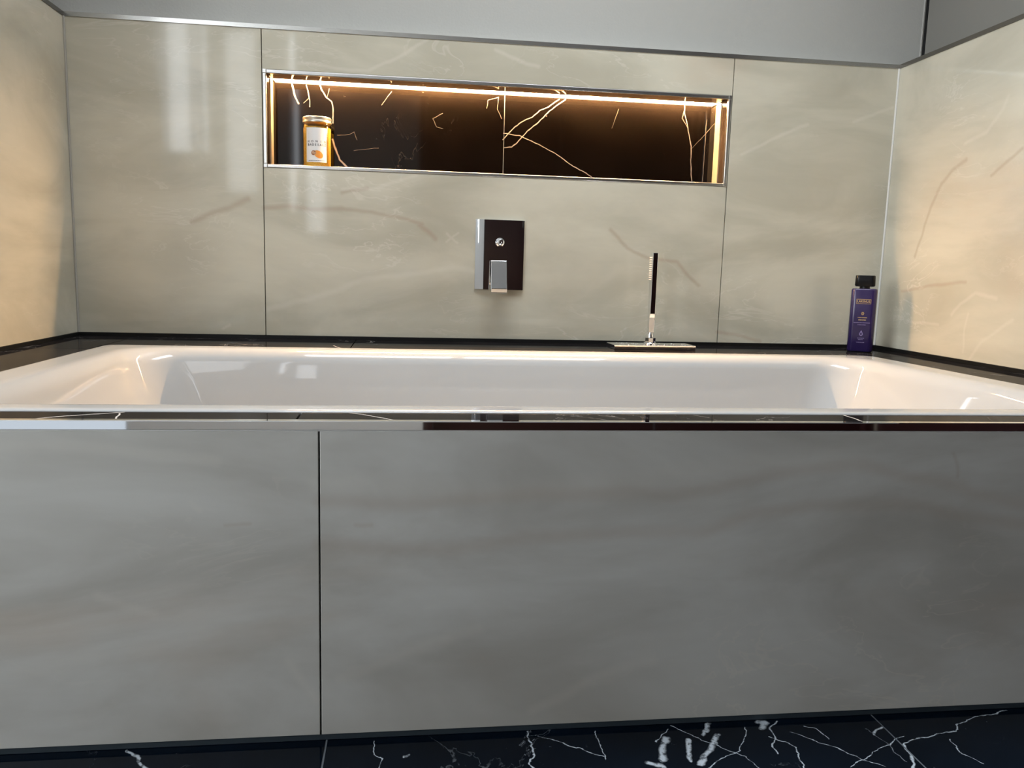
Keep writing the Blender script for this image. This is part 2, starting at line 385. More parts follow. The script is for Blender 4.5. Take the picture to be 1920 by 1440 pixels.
M_GROUT_DARK = plain('grout_dark', (0.10, 0.10, 0.11), 0.8)
M_SILICONE = plain('silicone_light', (0.72, 0.71, 0.67), 0.35)
M_BLACK_JOINT = plain('black_silicone', (0.004, 0.004, 0.004), 0.5, 0.0, 0.25)
M_PLINTH = plain('dark_joint', (0.030, 0.042, 0.052), 0.5)  # dark joint; the blue cast of floor reflections is in its colour
M_CHROME = plain('chrome', (0.86, 0.87, 0.89), 0.03, 1.0)
M_STEEL = plain('polished_profile', (0.66, 0.65, 0.63), 0.10, 1.0)
M_FRAME = plain('brushed_frame', (0.66, 0.65, 0.63), 0.27, 1.0)
M_CORNER = plain('corner_profile', (0.42, 0.34, 0.24), 0.42, 0.5)
M_TRIM = plain('satin_profile', (0.64, 0.63, 0.60), 0.26, 1.0)
M_TRIM_DARK = plain('dark_profile', (0.26, 0.24, 0.21), 0.25, 1.0)  # darker metal tone on the two side runs of the edge profile
M_WHITE = plain('acrylic_white', (0.455, 0.455, 0.45), 0.04, 0.0, 0.45)
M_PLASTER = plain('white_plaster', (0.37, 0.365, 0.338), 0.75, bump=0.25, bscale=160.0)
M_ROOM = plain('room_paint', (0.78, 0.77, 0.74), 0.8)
M_GREYPANEL = plain('smoked_panel', (0.20, 0.195, 0.175), 0.18)
M_DARKWOOD = plain('dark_wood', (0.030, 0.008, 0.008), 0.35)
M_FRAME_WHITE = plain('window_frame_white', (0.75, 0.76, 0.78), 0.35)
M_PANE = thin_glass('window_pane')

# ------------------------------------------------------------------ room shell
floor = boxes('floor', [(-2.0, 2.4, ROOM_Y, 0.2, -0.10, -0.0006)], M_GROUT_FLOOR)
tag(floor, kind='structure')
G = 0.0012
fx = [-2.0, -1.2375, -0.4875, 0.2625, 1.0145, 1.7645, 2.4]
fy = [YF - 2.2755, YF - 1.5, YF - 0.75, YF + 0.004]
for a, b in zip(fx, fx[1:]):
    for c, d in zip(fy, fy[1:]):
        boxes('tile', [(a + G, b - G, c + G, d - (G if d < YF else 0), -0.0095, 0.0)], M_FLOOR, floor, bevel=0.0004)

RW = ROOF_FILL_WIN
ceiling = boxes('ceiling', [(-2.1, RW[0], ROOM_Y - 0.1, 0.3, ZC, ZC + 0.1), (RW[1], 2.5, ROOM_Y - 0.1, 0.3, ZC, ZC + 0.1),
                            (RW[0], RW[1], ROOM_Y - 0.1, RW[2], ZC, ZC + 0.1), (RW[0], RW[1], RW[3], 0.3, ZC, ZC + 0.1)], M_ROOM)
tag(ceiling, kind='structure')

# wall behind the camera with its windows, two of them added, and the dark door
DX0, DX1, DZ = 0.42, 2.38, 2.12
ry0, ry1 = ROOM_Y - 0.12, ROOM_Y
opens = [w for w in WIN] + [(DX0, DX1, 0.0, DZ)]
xs = sorted({-2.1, 2.5, *[v for o in opens for v in o[:2]]})
cells = []
for xa, xb in zip(xs, xs[1:]):
    z = 0.0
    for o in sorted([o for o in opens if o[0] <= xa and o[1] >= xb], key=lambda o: o[2]):
        if o[2] > z + 1e-4: cells.append((xa, xb, ry0, ry1, z, o[2]))
        z = o[3]
    cells.append((xa, xb, ry0, ry1, z, ZC))
rear = boxes('wall_rear', cells, M_ROOM)
tag(rear, kind='structure')
def window(name, w, mull, side='rear'):
    """window in its opening: white frame with mullions, one pane per light; w = (u0, u1, z0, z1) along the wall"""
    u0, u1, z0, z1 = w
    f = 0.035
    cu = (u0 + u1) / 2
    if side == 'rear': root = empty(name, (cu, ROOM_Y - 0.06, z0))
    elif side == 'left': root = empty(name, (ROOM_XL - 0.06, cu, z0), math.radians(90))
    else:                                                   # lying in the ceiling: (u, z) stand for (x, y)
        root = empty(name, (cu, z0, ZC + 0.05))
        root.rotation_euler = (math.radians(-90), 0, 0)
    tag(root, kind='structure')
    a, b, h = u0 - cu, u1 - cu, z1 - z0
    e = min(0.018, 0.06 * (b - a))
    lst = [(a, a + e, -0.03, 0.03, 0, h), (b - e, b, -0.03, 0.03, 0, h), (a + e, b - e, -0.03, 0.03, 0, 0.02), (a + e, b - e, -0.03, 0.03, h - 0.02, h)]
    for m in mull: lst.append((m - cu - f, m - cu + f, -0.03, 0.03, 0.02, h - 0.02))
    boxes('window_frame', lst, M_FRAME_WHITE, root)
    edges = [a + e] + [v for m in mull for v in (m - cu - f, m - cu + f)] + [b - e]
    for p, q in zip(edges[::2], edges[1::2]):
        boxes('window_pane', [(p, q, -0.004, 0.002, 0.02, h - 0.02)], M_PANE, root)
for i, w in enumerate(WIN): window('window_%d' % (i + 1), w, [])
lw = LEFT_FILL_WIN
window('window_20', lw, [-2.1], 'left')
rw = ROOF_FILL_WIN
window('window_21', rw, [(rw[0] + rw[1]) / 2], 'roof')
door = empty('door_1', ((DX0 + DX1) / 2, ROOM_Y - 0.05, 0)); tag(door, kind='structure')
hw = (DX1 - DX0) / 2
for sx in (-1, 1):
    leaf = boxes('door_leaf', [(min(0.002 * sx, sx * (hw - 0.042)), max(0.002 * sx, sx * (hw - 0.042)), -0.02, 0.02, 0.004, DZ - 0.042)], M_DARKWOOD, door, bevel=0.002)
    boxes('door_handle', [(sx * 0.06 - 0.008, sx * 0.06 + 0.008, 0.045, 0.058, 0.98, 1.14), (sx * 0.06 - 0.006, sx * 0.06 + 0.006, 0.02, 0.046, 1.0, 1.012), (sx * 0.06 - 0.006, sx * 0.06 + 0.006, 0.02, 0.046, 1.108, 1.12)], M_STEEL, leaf)
boxes('door_frame', [(-hw, -hw + 0.04, -0.03, 0.06, 0, DZ), (hw - 0.04, hw, -0.03, 0.06, 0, DZ), (-hw + 0.04, hw - 0.04, -0.03, 0.06, DZ - 0.04, DZ)], M_DARKWOOD, door)
tag(boxes('wall_far_left', [(-2.1, -2.0, ROOM_Y, lw[0], 0, ZC), (-2.1, -2.0, lw[1], 0.3, 0, ZC), (-2.1, -2.0, lw[0], lw[1], 0, lw[2]), (-2.1, -2.0, lw[0], lw[1], lw[3], ZC)], M_ROOM), kind='structure')
tag(boxes('wall_far_right', [(2.4, 2.5, ROOM_Y, YF, 0, ZC)], M_DARKWOOD), kind='structure')  # unseen wall, given dark wood to keep the edge trim's reflection dark
tag(boxes('wall_front_left', [(-2.0, -0.56, 0.0, 0.1, 0, ZC)], M_ROOM), kind='structure')
tag(boxes('wall_front_right', [(1.78, 2.4, YF, YF + 0.1, 0, ZC)], M_ROOM), kind='structure')

# ------------------------------------------------------------------ tiled back wall with the lit niche
NX0, NX1, NZ0, NZ1, ND = 0.0105, 1.1910, 0.8505, 1.0698, 0.085        # niche hollow
LEDGE = 1.1815
wall_back = boxes('wall_back', [(XL - 0.1, NX0 - 0.010, 0.010, 0.14, 0.0, ZT), (NX1 + 0.010, XR + 0.1, 0.010, 0.14, 0.0, ZT),
                                (NX0 - 0.010, NX1 + 0.010, 0.010, 0.14, 0.0, NZ0 - 0.010), (NX0 - 0.010, NX1 + 0.010, 0.010, 0.14, NZ1 + 0.010, ZT),
                                (NX0 - 0.010, NX1 + 0.010, ND + 0.010, 0.14, NZ0 - 0.010, NZ1 + 0.010)], M_GROUT)
tag(wall_back, kind='structure')
ZB = ZD + 0.0085
g = 0.0011
for b in ((XL + 0.002, -g, ZB, ZT), (g, 1.2 - g, ZB, 0.8435), (g, 1.2 - g, 1.0777, ZT), (1.2 + g, XR - 0.002, ZB, ZT)):
    boxes('tile', [(b[0], b[1], 0.0, 0.010, b[2], b[3])], M_BACK, wall_back, bevel=0.0005)
# niche lining: two back tiles, two sides, sill and soffit
for a, b in ((NX0, 0.6075 - 0.0008), (0.6075 + 0.0008, NX1)):
    boxes('niche_tile', [(a, b, ND, ND + 0.0098, NZ0, NZ1)], M_NICHE, wall_back)
boxes('niche_joint', [(0.6075 - 0.0008, 0.6075 + 0.0008, ND + 0.0004, ND + 0.009, NZ0, NZ1)], M_GROUT, wall_back)
boxes('niche_side', [(NX0 - 0.0095, NX0, 0.0105, ND + 0.0098, NZ0, NZ1)], M_NSIDE, wall_back)
boxes('niche_side', [(NX1, NX1 + 0.0095, 0.0105, ND + 0.0098, NZ0, NZ1)], M_NSIDE, wall_back)
boxes('niche_soffit', [(NX0 - 0.0095, NX1 + 0.0095, 0.0105, 0.0618, NZ1, NZ1 + 0.0095)], M_NSIDE, wall_back)
boxes('niche_sill', [(NX0 - 0.0095, NX1 + 0.0095, 0.0105, ND + 0.0098, NZ0 - 0.0095, NZ0)], M_NSIDE, wall_back)
# metal strips in the two rear corners of the niche
boxes('corner_strip', [(NX0, NX0 + 0.002, 0.048, ND, NZ0, NZ1 - 0.003)], M_CORNER, wall_back)
boxes('corner_strip', [(NX1 - 0.002, NX1, 0.048, ND, NZ0, NZ1 - 0.003)], M_CORNER, wall_back)

# polished metal frame around the niche opening
nf = empty('trim_1', (0.6, 0.0, 0.843)); tag(nf, kind='structure')
def rel(b): return (b[0] - 0.6, b[1] - 0.6, b[2], b[3], b[4] - 0.843, b[5] - 0.843)
fo = (0.0012, 1.1988, 0.8437, 1.0775); fw = 0.0088
fy0, fy1 = -0.0012, 0.0105
for b in ((fo[0], fo[0] + fw, fo[2] + fw, fo[3] - fw), (fo[1] - fw, fo[1], fo[2] + fw, fo[3] - fw),
          (fo[0] + fw, fo[1] - fw, fo[2], fo[2] + fw), (fo[0] + fw, fo[1] - fw, fo[3] - 0.0098, fo[3])):
    boxes('frame_bar', [rel((b[0], b[1], fy0, fy1, b[2], b[3]))], M_FRAME, nf, bevel=0.0018, seg=3)
for cx in (fo[0], fo[1] - fw):
    for cz in (fo[2], fo[3] - fw):
        boxes('corner_cap', [rel((cx, cx + fw, fy0 - 0.0004, fy1, cz, cz + fw))], M_FRAME, nf, bevel=0.0008, seg=2)

# side walls
wall_left = boxes('wall_left', [(XL - 0.1, XL - 0.010, -0.75, 0.010, 0.0, ZT)], M_GROUT)
tag(wall_left, kind='structure')
boxes('tile', [(XL - 0.010, XL, -0.75, -0.002, ZB, ZT)], M_LEFT, wall_left, bevel=0.0005)
wall_right = boxes('wall_right', [(XR + 0.010, XR + 0.12, YF, 0.010, 0.0, ZT)], M_GROUT)
tag(wall_right, kind='structure')
boxes('tile', [(XR, XR + 0.010, -0.80, -0.002, ZB, ZT)], M_RIGHT, wall_right, bevel=0.0005)
boxes('tile', [(XR, XR + 0.010, YF + 0.002, -0.802, ZB, ZT)], M_RIGHT, wall_right, bevel=0.0005)

# upper, set-back plastered walls over the tiled ledge
UY, UXL, UXR = 0.05, -0.492, 1.752
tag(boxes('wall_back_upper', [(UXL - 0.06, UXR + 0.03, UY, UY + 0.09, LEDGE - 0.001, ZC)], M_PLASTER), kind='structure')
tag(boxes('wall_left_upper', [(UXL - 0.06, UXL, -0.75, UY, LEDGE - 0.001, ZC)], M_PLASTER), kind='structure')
tag(boxes('wall_right_upper', [(UXR + 0.012, UXR + 0.03, YF, UY, LEDGE - 0.001, ZC)], M_ROOM), kind='structure')

# metal edge profile that caps the tiles all round
trim = empty('trim_2', (XL, 0, ZT)); tag(trim, kind='structure')
def rel2(b): return (b[0] - XL, b[1] - XL, b[2], b[3], b[4] - ZT, b[5] - ZT)
boxes('edge_profile', [rel2((XL, XR, -0.0012, UY - 0.0005, ZT, LEDGE))], M_TRIM, trim, bevel=0.0003)
boxes('edge_profile', [rel2((UXL, XL + 0.0012, -0.75, -0.0012, ZT, LEDGE))], M_TRIM_DARK, trim, bevel=0.0003)
boxes('edge_profile', [rel2((XR - 0.0012, UXR, YF, -0.0012, ZT, LEDGE))], M_TRIM_DARK, trim, bevel=0.0003)
# light silicone beads in the upright corners
for i, (x, s) in enumerate(((XL, 1), (XR, -1))):
    bm = bmesh.new()
    box_bm(bm, min(x, x + s * 0.0045), max(x, x + s * 0.0045), -0.0045, -0.0002, ZB, ZT)
    tag(finish(bm, 'trim_%d' % (3 + i), M_GROUT if i == 0 else M_SILICONE, None, bevel=0.0012, seg=2), kind='structure')

# smoked panel over the right wall, with the slim metal frame in the corner
gp = empty('grey_wall_panel', (UXR, -0.5, LEDGE)); tag(gp, 'dark grey smooth panel above the metal ledge of the right tiled wall', 'wall panel')
boxes('panel', [(0.0, 0.011, YF + 0.5 + 0.02, UY + 0.5 - 0.016, 0.0, ZC - LEDGE - 0.01)], M_GREYPANEL, gp)
H_ = ZC - LEDGE - 0.01
boxes('frame_profile', [(-0.0045, 0.011, UY + 0.5 - 0.0020, UY + 0.5 - 0.0003, 0.0, H_)], M_SILICONE, gp)
boxes('frame_seal', [(-0.0012, 0.011, UY + 0.5 - 0.0155, UY + 0.5 - 0.0022, 0.0, H_)], M_BLACK_JOINT, gp)
boxes('frame_profile', [(-0.0085, -0.0014, UY + 0.5 - 0.0100, UY + 0.5 - 0.0070, 0.0, H_)], M_STEEL, gp, bevel=0.0006)

# ------------------------------------------------------------------ LED strip in the niche
led = empty('led_strip', (0.6, 0.075, NZ1)); tag(led, 'warm glowing LED strip along the top rear edge of the niche', 'light strip')
m_led, nt, b = new_mat('led_glow')
b.inputs['Base Color'].default_value = (1, 0.9, 0.7, 1)
b.inputs['Emission Color'].default_value = (1.0, 0.62, 0.29, 1)
b.inputs['Emission Strength'].default_value = LED_STRENGTH
e0, e1 = NX0 - 0.6 + 0.005, NX1 - 0.6 - 0.005
boxes('channel', [(e0 - 0.002, e1 + 0.002, -0.0130, -0.0112, -0.0004, 0.0085), (e0 - 0.002, e1 + 0.002, 0.0084, 0.0096, -0.0004, 0.0085)], M_STEEL, led)
boxes('diffuser', [(e0, e1, -0.0111, 0.0083, 0.0003, 0.0080)], m_led, led)

# ------------------------------------------------------------------ bath surround
sur = empty('bath_surround', (0.6, YF, 0)); tag(sur, 'built-in bath surround with grey-beige tiled front and black marble deck', 'bath surround')
def rs(b): return (b[0] - 0.6, b[1] - 0.6, b[2] - YF, b[3] - YF, b[4], b[5])
SB = {}
def sbox(name, b, mat, bevel=0.0005):
    o = boxes(name, [b], mat, None, bevel)
    o.parent = sur
    o.matrix_parent_inverse = Matrix.Translation((-0.6, -YF, 0))
    return o
core = boxes('core', [(XL + 0.004, XR - 0.004, YF + 0.012, YF + 0.035, 0.0, ZD - 0.011), (XL + 0.004, XR - 0.004, -0.03, -0.003, 0.0, ZD - 0.011),
                      (XL + 0.004, XL + 0.03, YF + 0.035, -0.03, 0.0, ZD - 0.011), (XR - 0.03, XR - 0.004, YF + 0.035, -0.03, 0.0, ZD - 0.011)], M_GROUT_GREY, sur)
core.matrix_parent_inverse = Matrix.Translation((-0.6, -YF, 0))
ZP = ZD - 0.0125
for a, b in ((XL, 0.2555 - g), (0.2555 + g, 1.4555 - g), (1.4555 + g, XR - 0.001)):
    sbox('front_tile', (a, b, YF, YF + 0.011, 0.0085, ZP), M_FRONT)
sbox('end_tile', (XL - 0.0065, XL + 0.0035, YF + 0.0115, -0.7525, 0.0085, ZP), M_FRONT)
sbox('floor_joint', (XL, XR - 0.001, YF + 0.0012, YF + 0.011, 0.0003, 0.0083), M_PLINTH)
# tile pieces of the deck
tub = (-0.3045, 1.5085, -1.0635, -0.2345)
d0 = ZD - 0.0105
for b in ((XL + 0.001, -0.31 - g, -0.31 + g, -0.001), (-0.31 + g, 0.227 - g, tub[3], -0.001), (0.227 + g, XR - 0.001, tub[3], -0.001),
          (XL + 0.001, tub[0], tub[2] + g, -0.31 - g), (tub[1], XR - 0.001, tub[2] + g, tub[3] - 2 * g),
          (XL + 0.001, 0.227 - g, YF + 0.0105, tub[2] - g), (0.227 + g, XR - 0.001, YF + 0.0105, tub[2] - g)):
    sbox('deck_tile', (b[0], b[1], b[2], b[3], d0, ZD), M_DECK)
bm = bmesh.new()                                        # slim profile, its front face leaning back a touch
tv = [[bm.verts.new((x, y, z)) for y, z in ((YF - 0.0010, ZD - 0.0102), (YF - 0.0006, ZD - 0.0004), (YF + 0.0002, ZD + 0.0005), (YF + 0.0100, ZD + 0.0005), (YF + 0.0100, ZD - 0.0102))] for x in (XL, XR - 0.001)]
bm.faces.new(tv[0]); bm.faces.new(list(reversed(tv[1])))
for k in range(5): bm.faces.new((tv[0][k], tv[1][k], tv[1][(k + 1) % 5], tv[0][(k + 1) % 5]))
o = finish(bm, 'edge_trim', M_CHROME, sur)
o.matrix_parent_inverse = Matrix.Translation((-0.6, -YF, 0))
o['label'] = 'polished chrome edge trim'
sbox('trim_joint', (XL, XR - 0.001, YF + 0.0004, YF + 0.0100, ZP + 0.0002, ZD - 0.0104), M_SILICONE, 0.0)
# black silicone where deck meets walls
bj = 0.0082
tag(boxes('trim_5', [(XL + 0.0002, XR - 0.0002, -0.003, 0.0094, ZD + 0.0002, ZD + bj), (XL - 0.0094, XL + 0.003, -0.75, -0.003, ZD + 0.0002, ZD + bj),
                     (XR - 0.003, XR + 0.0094, YF + 0.002, -0.003, ZD + 0.0002, ZD + bj)], M_BLACK_JOINT), kind='structure')

# ------------------------------------------------------------------ bathtub
bt = empty('bathtub', (0.602, -0.649, 0.0)); tag(bt, 'glossy white rectangular bathtub sunk into the black marble deck', 'bathtub')
def ring(x0, x1, y0, y1, r, z): return [(x - 0.602, y + 0.649, z) for x, y in rrect(x0, x1, y0, y1, r)]
OX0, OX1, OY0, OY1 = -0.303, 1.507, -1.062, -0.236
ZR = ZD + 0.0026
rings = [ring(OX0 + .004, OX1 - .004, OY0 + .004, OY1 - .004, .022, ZD - 0.03),
         ring(OX0, OX1, OY0, OY1, .026, ZD - 0.004), ring(OX0, OX1, OY0, OY1, .026, ZD - 0.0004)]
for k in range(1, 9):
    a = math.radians(90 * k / 8)
    i = 0.010 * (1 - math.cos(a))
    rings.append(ring(OX0 + i, OX1 - i, OY0 + i, OY1 - i, .026 + 0.2 * i, ZD - 0.0004 + 0.0030 * math.sin(a)))
IX0, IX1, IY0, IY1 = -0.246, 1.450, -1.024, -0.274
IR = 0.085
rings.append(ring(OX0 + .016, OX1 - .016, OY0 + .016, OY1 - .016, .034, ZR))
rings.append(ring(IX0 - .006, IX1 + .006, IY0 - .006, IY1 + .006, IR + .004, ZR - 0.0004))
FR = 0.036
for k in range(0, 8):
    a = math.radians(4 + 76 * k / 7)
    i = FR * math.sin(a); dz = FR * (1 - math.cos(a))
    rings.append(ring(IX0 + i, IX1 - i, IY0 + i, IY1 - i, IR + 0.3 * i, ZR - 0.0006 - dz))
i0 = FR * math.sin(math.radians(80)); z0 = ZR - FR * (1 - math.cos(math.radians(80)))
for t in (0.15, 0.35, 0.6, 0.85, 1.0):
    ie = i0 + 0.085 * t; il = i0 + 0.034 * t
    rings.append(ring(IX0 + ie, IX1 - ie, IY0 + il, IY1 - il, IR + 0.02 + 0.02 * t, z0 - 0.27 * t))
zb = z0 - 0.27
for k in range(1, 6):
    a = math.radians(90 * k / 5)
    i = 0.08 * (1 - math.cos(a)); ie = i0 + 0.085 + i * 1.2; il = i0 + 0.034 + i
    rings.append(ring(IX0 + ie, IX1 - ie, IY0 + il, IY1 - il, IR + 0.045, zb - 0.075 * math.sin(a)))
loft('basin', rings, M_WHITE, bt, cap1=True, ang=60)
lathe('drain', [(0.034, 0.0), (0.034, 0.004), (0.030, 0.006), (0.001, 0.007)], M_CHROME, bt).location = (0.0, 0.0, zb - 0.075)

# ------------------------------------------------------------------ wall mixer
mx = empty('bath_mixer', (0.5935, 0.0, 0.646)); tag(mx, 'chrome single-lever bath mixer on a rectangular plate below the niche', 'bath mixer')
PW, PH = 0.0632, 0.0895
def plate_pts(s, y):
    return [(x, y, z) for x, z in rrect(-PW + s, PW - s, -PH + s, PH - s, 0.002 + s, n=4, s=24)]
def bulge(x):
    u = x / PW
    return 0.0036 * abs(u) ** 4 if u < 0 else 0.0006 * u ** 4
bm = bmesh.new()
nx, nz = 36, 6
grid = [[bm.verts.new((-PW + 2 * PW * i / nx, -0.0080 + bulge(-PW + 2 * PW * i / nx) + 0.0006 * (abs(2 * j / nz - 1) ** 3), -PH + 2 * PH * j / nz)) for i in range(nx + 1)] for j in range(nz + 1)]
for j in range(nz):
    for i in range(nx):
        bm.faces.new((grid[j][i], grid[j][i + 1], grid[j + 1][i + 1], grid[j + 1][i]))
border = [grid[0][i] for i in range(nx + 1)] + [grid[j][nx] for j in range(1, nz + 1)] + [grid[nz][i] for i in range(nx - 1, -1, -1)] + [grid[j][0] for j in range(nz - 1, 0, -1)]
backv = [bm.verts.new((v.co.x, -0.0004, v.co.z)) for v in border]
for k in range(len(border)):
    bm.faces.new((border[k], backv[k], backv[(k + 1) % len(border)], border[(k + 1) % len(border)]))
bm.faces.new(backv)
o = finish(bm, 'plate', M_CHROME, mx); sharp(o.data, 50)
# lever: square neck and a slightly tilted rectangular handle
boxes('neck', [(-0.019, 0.0125, -0.036, -0.0060, -0.066, -0.030)], M_CHROME, mx, bevel=0.0015, seg=2)
bm = bmesh.new()
hx0, hx1 = -0.0240, 0.0165
sec = [(-0.0260, -0.0145), (-0.0315, -0.0150), (-0.0530, -0.0860), (-0.0520, -0.0960), (-0.0440, -0.0985), (-0.0390, -0.0950)]   # (y, z) side outline
va = [bm.verts.new((hx0, y, z)) for y, z in sec]; vb = [bm.verts.new((hx1, y, z)) for y, z in sec]
bm.faces.new(va); bm.faces.new(list(reversed(vb)))
for k in range(len(sec)):
    bm.faces.new((va[k], vb[k], vb[(k + 1) % len(sec)], va[(k + 1) % len(sec)]))
finish(bm, 'lever', M_CHROME, mx, bevel=0.0008, seg=2)
# diverter knob
kb = lathe('diverter_knob', [(0.0115, 0.0), (0.0115, 0.002), (0.0075, 0.004), (0.0075, 0.013), (0.0068, 0.014), (0.0035, 0.0145), (0.0030, 0.0120), (0.0005, 0.0118)], M_CHROME, mx, n=32)
kb.location = (0.0, -0.0076, 0.0325); kb.rotation_euler = (math.radians(90), 0, 0)

# ------------------------------------------------------------------ shower plate and hand shower on the deck
sp = empty('shower_holder', (0.9785, -0.116, ZD)); tag(sp, 'flat chrome deck plate holding the hand shower behind the bathtub', 'shower holder')
pa = math.radians(1.2)
o = boxes('base_plate', [(-0.1068, 0.1068, -0.034, 0.040, 0.0003, 0.0112)], M_CHROME, sp, bevel=0.0007, seg=2)
o.rotation_euler = (0, 0, pa)
m_drop = thin_glass('water'); 
random.seed(5)
bm = bmesh.new()
for k in range(70):
    x = random.uniform(-0.10, 0.10); y = random.choice((random.uniform(-0.033, -0.028), random.uniform(-0.03, 0.035)))
    r = random.uniform(0.0008, 0.0017)
    v = bmesh.ops.create_icosphere(bm, subdivisions=1, radius=r, matrix=Matrix.Translation((x, y, 0.0114)) @ Matrix.Diagonal((1, 1, 0.55, 1)))
o = finish(bm, 'water_drops', M_CHROME, sp, smooth=True); o.rotation_euler = (0, 0, pa); o['kind'] = 'stuff'
def hexring(r, z, n=8, rot=0.0): return [(r * math.cos(rot + 2 * math.pi * k / n), r * math.sin(rot + 2 * math.pi * k / n), z) for k in range(n)]
HX, HY = -0.002, 0.006
lathe('collar', [(0.0165, 0.0112), (0.0165, 0.0138), (0.0145, 0.0152), (0.010, 0.0152)], M_CHROME, sp, n=40).location = (HX, HY, 0)
o = loft('nut', [hexring(0.0125, 0.0152), hexring(0.0142, 0.0162), hexring(0.0142, 0.0272), hexring(0.0120, 0.0285)], M_CHROME, sp, cap0=True, smooth=False)
o.location = (HX, HY, 0); o.rotation_euler = (0, 0, 0.25)

hs = empty('hand_shower', (0.9785 + HX, -0.116 + HY, ZD + 0.0285), rz=math.radians(0)); tag(hs, 'slim chrome stick hand shower standing upright in its deck holder', 'hand shower')
lathe('cone', [(0.0092, 0.0003), (0.0085, 0.004), (0.0062, 0.011), (0.0060, 0.0125)], M_CHROME, hs, n=32)
def rect(hx, hy, z, cx=0.0, cy=0.0): return [(cx - hx, cy - hy, z), (cx + hx, cy - hy, z), (cx + hx, cy + hy, z), (cx - hx, cy + hy, z)]
bm = bmesh.new()
rr = [rect(0.0066, 0.0070, 0.0125), rect(0.0072, 0.0085, 0.050, 0, 0.000), rect(0.0066, 0.0110, 0.060), rect(0.0066, 0.0120, 0.2140)]
vr = [[bm.verts.new(p) for p in r] for r in rr]
for a, b in zip(vr, vr[1:]):
    for k in range(4): bm.faces.new((a[k], a[(k + 1) % 4], b[(k + 1) % 4], b[k]))
bm.faces.new(list(reversed(vr[0]))); bm.faces.new(vr[-1])
finish(bm, 'wand', M_CHROME, hs, bevel=0.0009, seg=2)
M_NOZZLE = plain('nozzle_rubber_led_lit', (0.85, 0.70, 0.58), 0.4)  # peach colour stands in for the niche LED's warm light on the nozzles
nz_me = None
for k in range(11):
    for yy in (0.0075, 0.0030):
        if nz_me is None:
            bm = bmesh.new()
            bmesh.ops.create_cone(bm, cap_ends=True, segments=10, radius1=0.0014, radius2=0.0009, depth=0.0028, matrix=Matrix.Rotation(math.radians(-90), 4, 'Y'))
            o = finish(bm, 'nozzle', M_NOZZLE, hs); nz_me = o.data
        else:
            o = link('nozzle', nz_me, None, hs)
        o.location = (-0.0079, yy, 0.1465 + k * 0.0055)

# ------------------------------------------------------------------ text helper
def text_mesh(txt, size, spacing=1.0):
    cu = bpy.data.curves.new('text', 'FONT')
    cu.body = txt; cu.size = size; cu.align_x = 'CENTER'; cu.align_y = 'CENTER'; cu.space_character = spacing; cu.offset = size * 0.02
    to = bpy.data.objects.new('text', cu); COL.objects.link(to)
    dg = bpy.context.evaluated_depsgraph_get()
    me = bpy.data.meshes.new_from_object(to.evaluated_get(dg))
    bpy.data.objects.remove(to, do_unlink=True); bpy.data.curves.remove(cu)
    me.materials.clear()
    return me
def bend(me, r, a0, z0):
    """wrap a flat mesh (x, y) onto an upright cylinder facing angle a0"""
    for v in me.vertices:
        a = a0 + v.co.x / r
        v.co = Vector((r * math.cos(a), r * math.sin(a), z0 + v.co.y))

# ------------------------------------------------------------------ bath salt jar in the niche
jar = empty('bath_salt_jar', (0.1262, 0.045, NZ0)); tag(jar, 'round honey-yellow bath salt jar with metal lid standing in the niche', 'jar')
m_salt, nt, b = new_mat('honey_salt')
b.inputs['Roughness'].default_value = 0.4
b.inputs['Subsurface Weight'].default_value = 0.0
tc = N(nt, 'ShaderNodeTexCoord'); no = N(nt, 'ShaderNodeTexNoise'); no.inputs['Scale'].default_value = 300; no.inputs['Detail'].default_value = 3
nt.links.new(tc.outputs['Object'], no.inputs['Vector'])
nt.links.new(value_mix(nt, ramp(nt, no.outputs['Fac'], 0.35, 0.65), (0.88, 0.56, 0.09), (1.0, 0.76, 0.22)), b.inputs['Base Color'])
m_jar = thin_glass('jar_plastic', (1.0, 0.93, 0.75))
m_lid = plain('lid_metal', (0.74, 0.68, 0.58), 0.3, 0.85)
RJ = 0.0352
lathe('contents', [(0.028, 0.0022), (0.0325, 0.004), (0.0336, 0.008), (0.0336, 0.099), (0.031, 0.101), (0.001, 0.1015)], m_salt, jar, n=56)
lathe('body', [(0.029, 0.0003), (0.0325, 0.001), (RJ, 0.005), (RJ, 0.104), (0.0335, 0.109), (0.0335, 0.1135)], m_jar, jar, n=56, caps=False)
lathe('lid', [(0.0340, 0.1105), (0.0357, 0.1112), (0.0357, 0.1150), (0.0350, 0.1160), (0.0350, 0.1175), (0.0357, 0.1185), (0.0357, 0.1235), (0.0345, 0.1248), (0.001, 0.1250)], m_lid, jar, n=56)
A0 = math.radians(-87)
lab = empty('tmp') ; bpy.data.objects.remove(lab)
bm = bmesh.new()
LW, LZ0, LZ1 = 0.0268, 0.0125, 0.0965
cols = 20
v0 = [bm.verts.new((-LW + 2 * LW * k / cols, 0, 0)) for k in range(cols + 1)]
v1 = [bm.verts.new((-LW + 2 * LW * k / cols, LZ1 - LZ0, 0)) for k in range(cols + 1)]
for k in range(cols): bm.faces.new((v0[k], v0[k + 1], v1[k + 1], v1[k]))
me = bpy.data.meshes.new('label'); bm.to_mesh(me); bm.free(); bend(me, RJ + 0.00025, A0, LZ0)
M_PAPER = plain('label_paper', (0.72, 0.70, 0.68), 0.6)
M_INK = plain('label_ink', (0.03, 0.03, 0.035), 0.6)
labo = link('label', me, M_PAPER, jar)
for word, z, pitch in (('HONIG', 0.0625, 0.0106), ('BADESALZ', 0.0545, 0.0062)):
    for i, ch in enumerate(word):
        me = text_mesh(ch, 0.0072)
        x = -0.0205 + i * pitch
        for v in me.vertices: v.co.x += x
        bend(me, RJ + 0.0005, A0, z)
        link('letter', me, M_INK, labo)
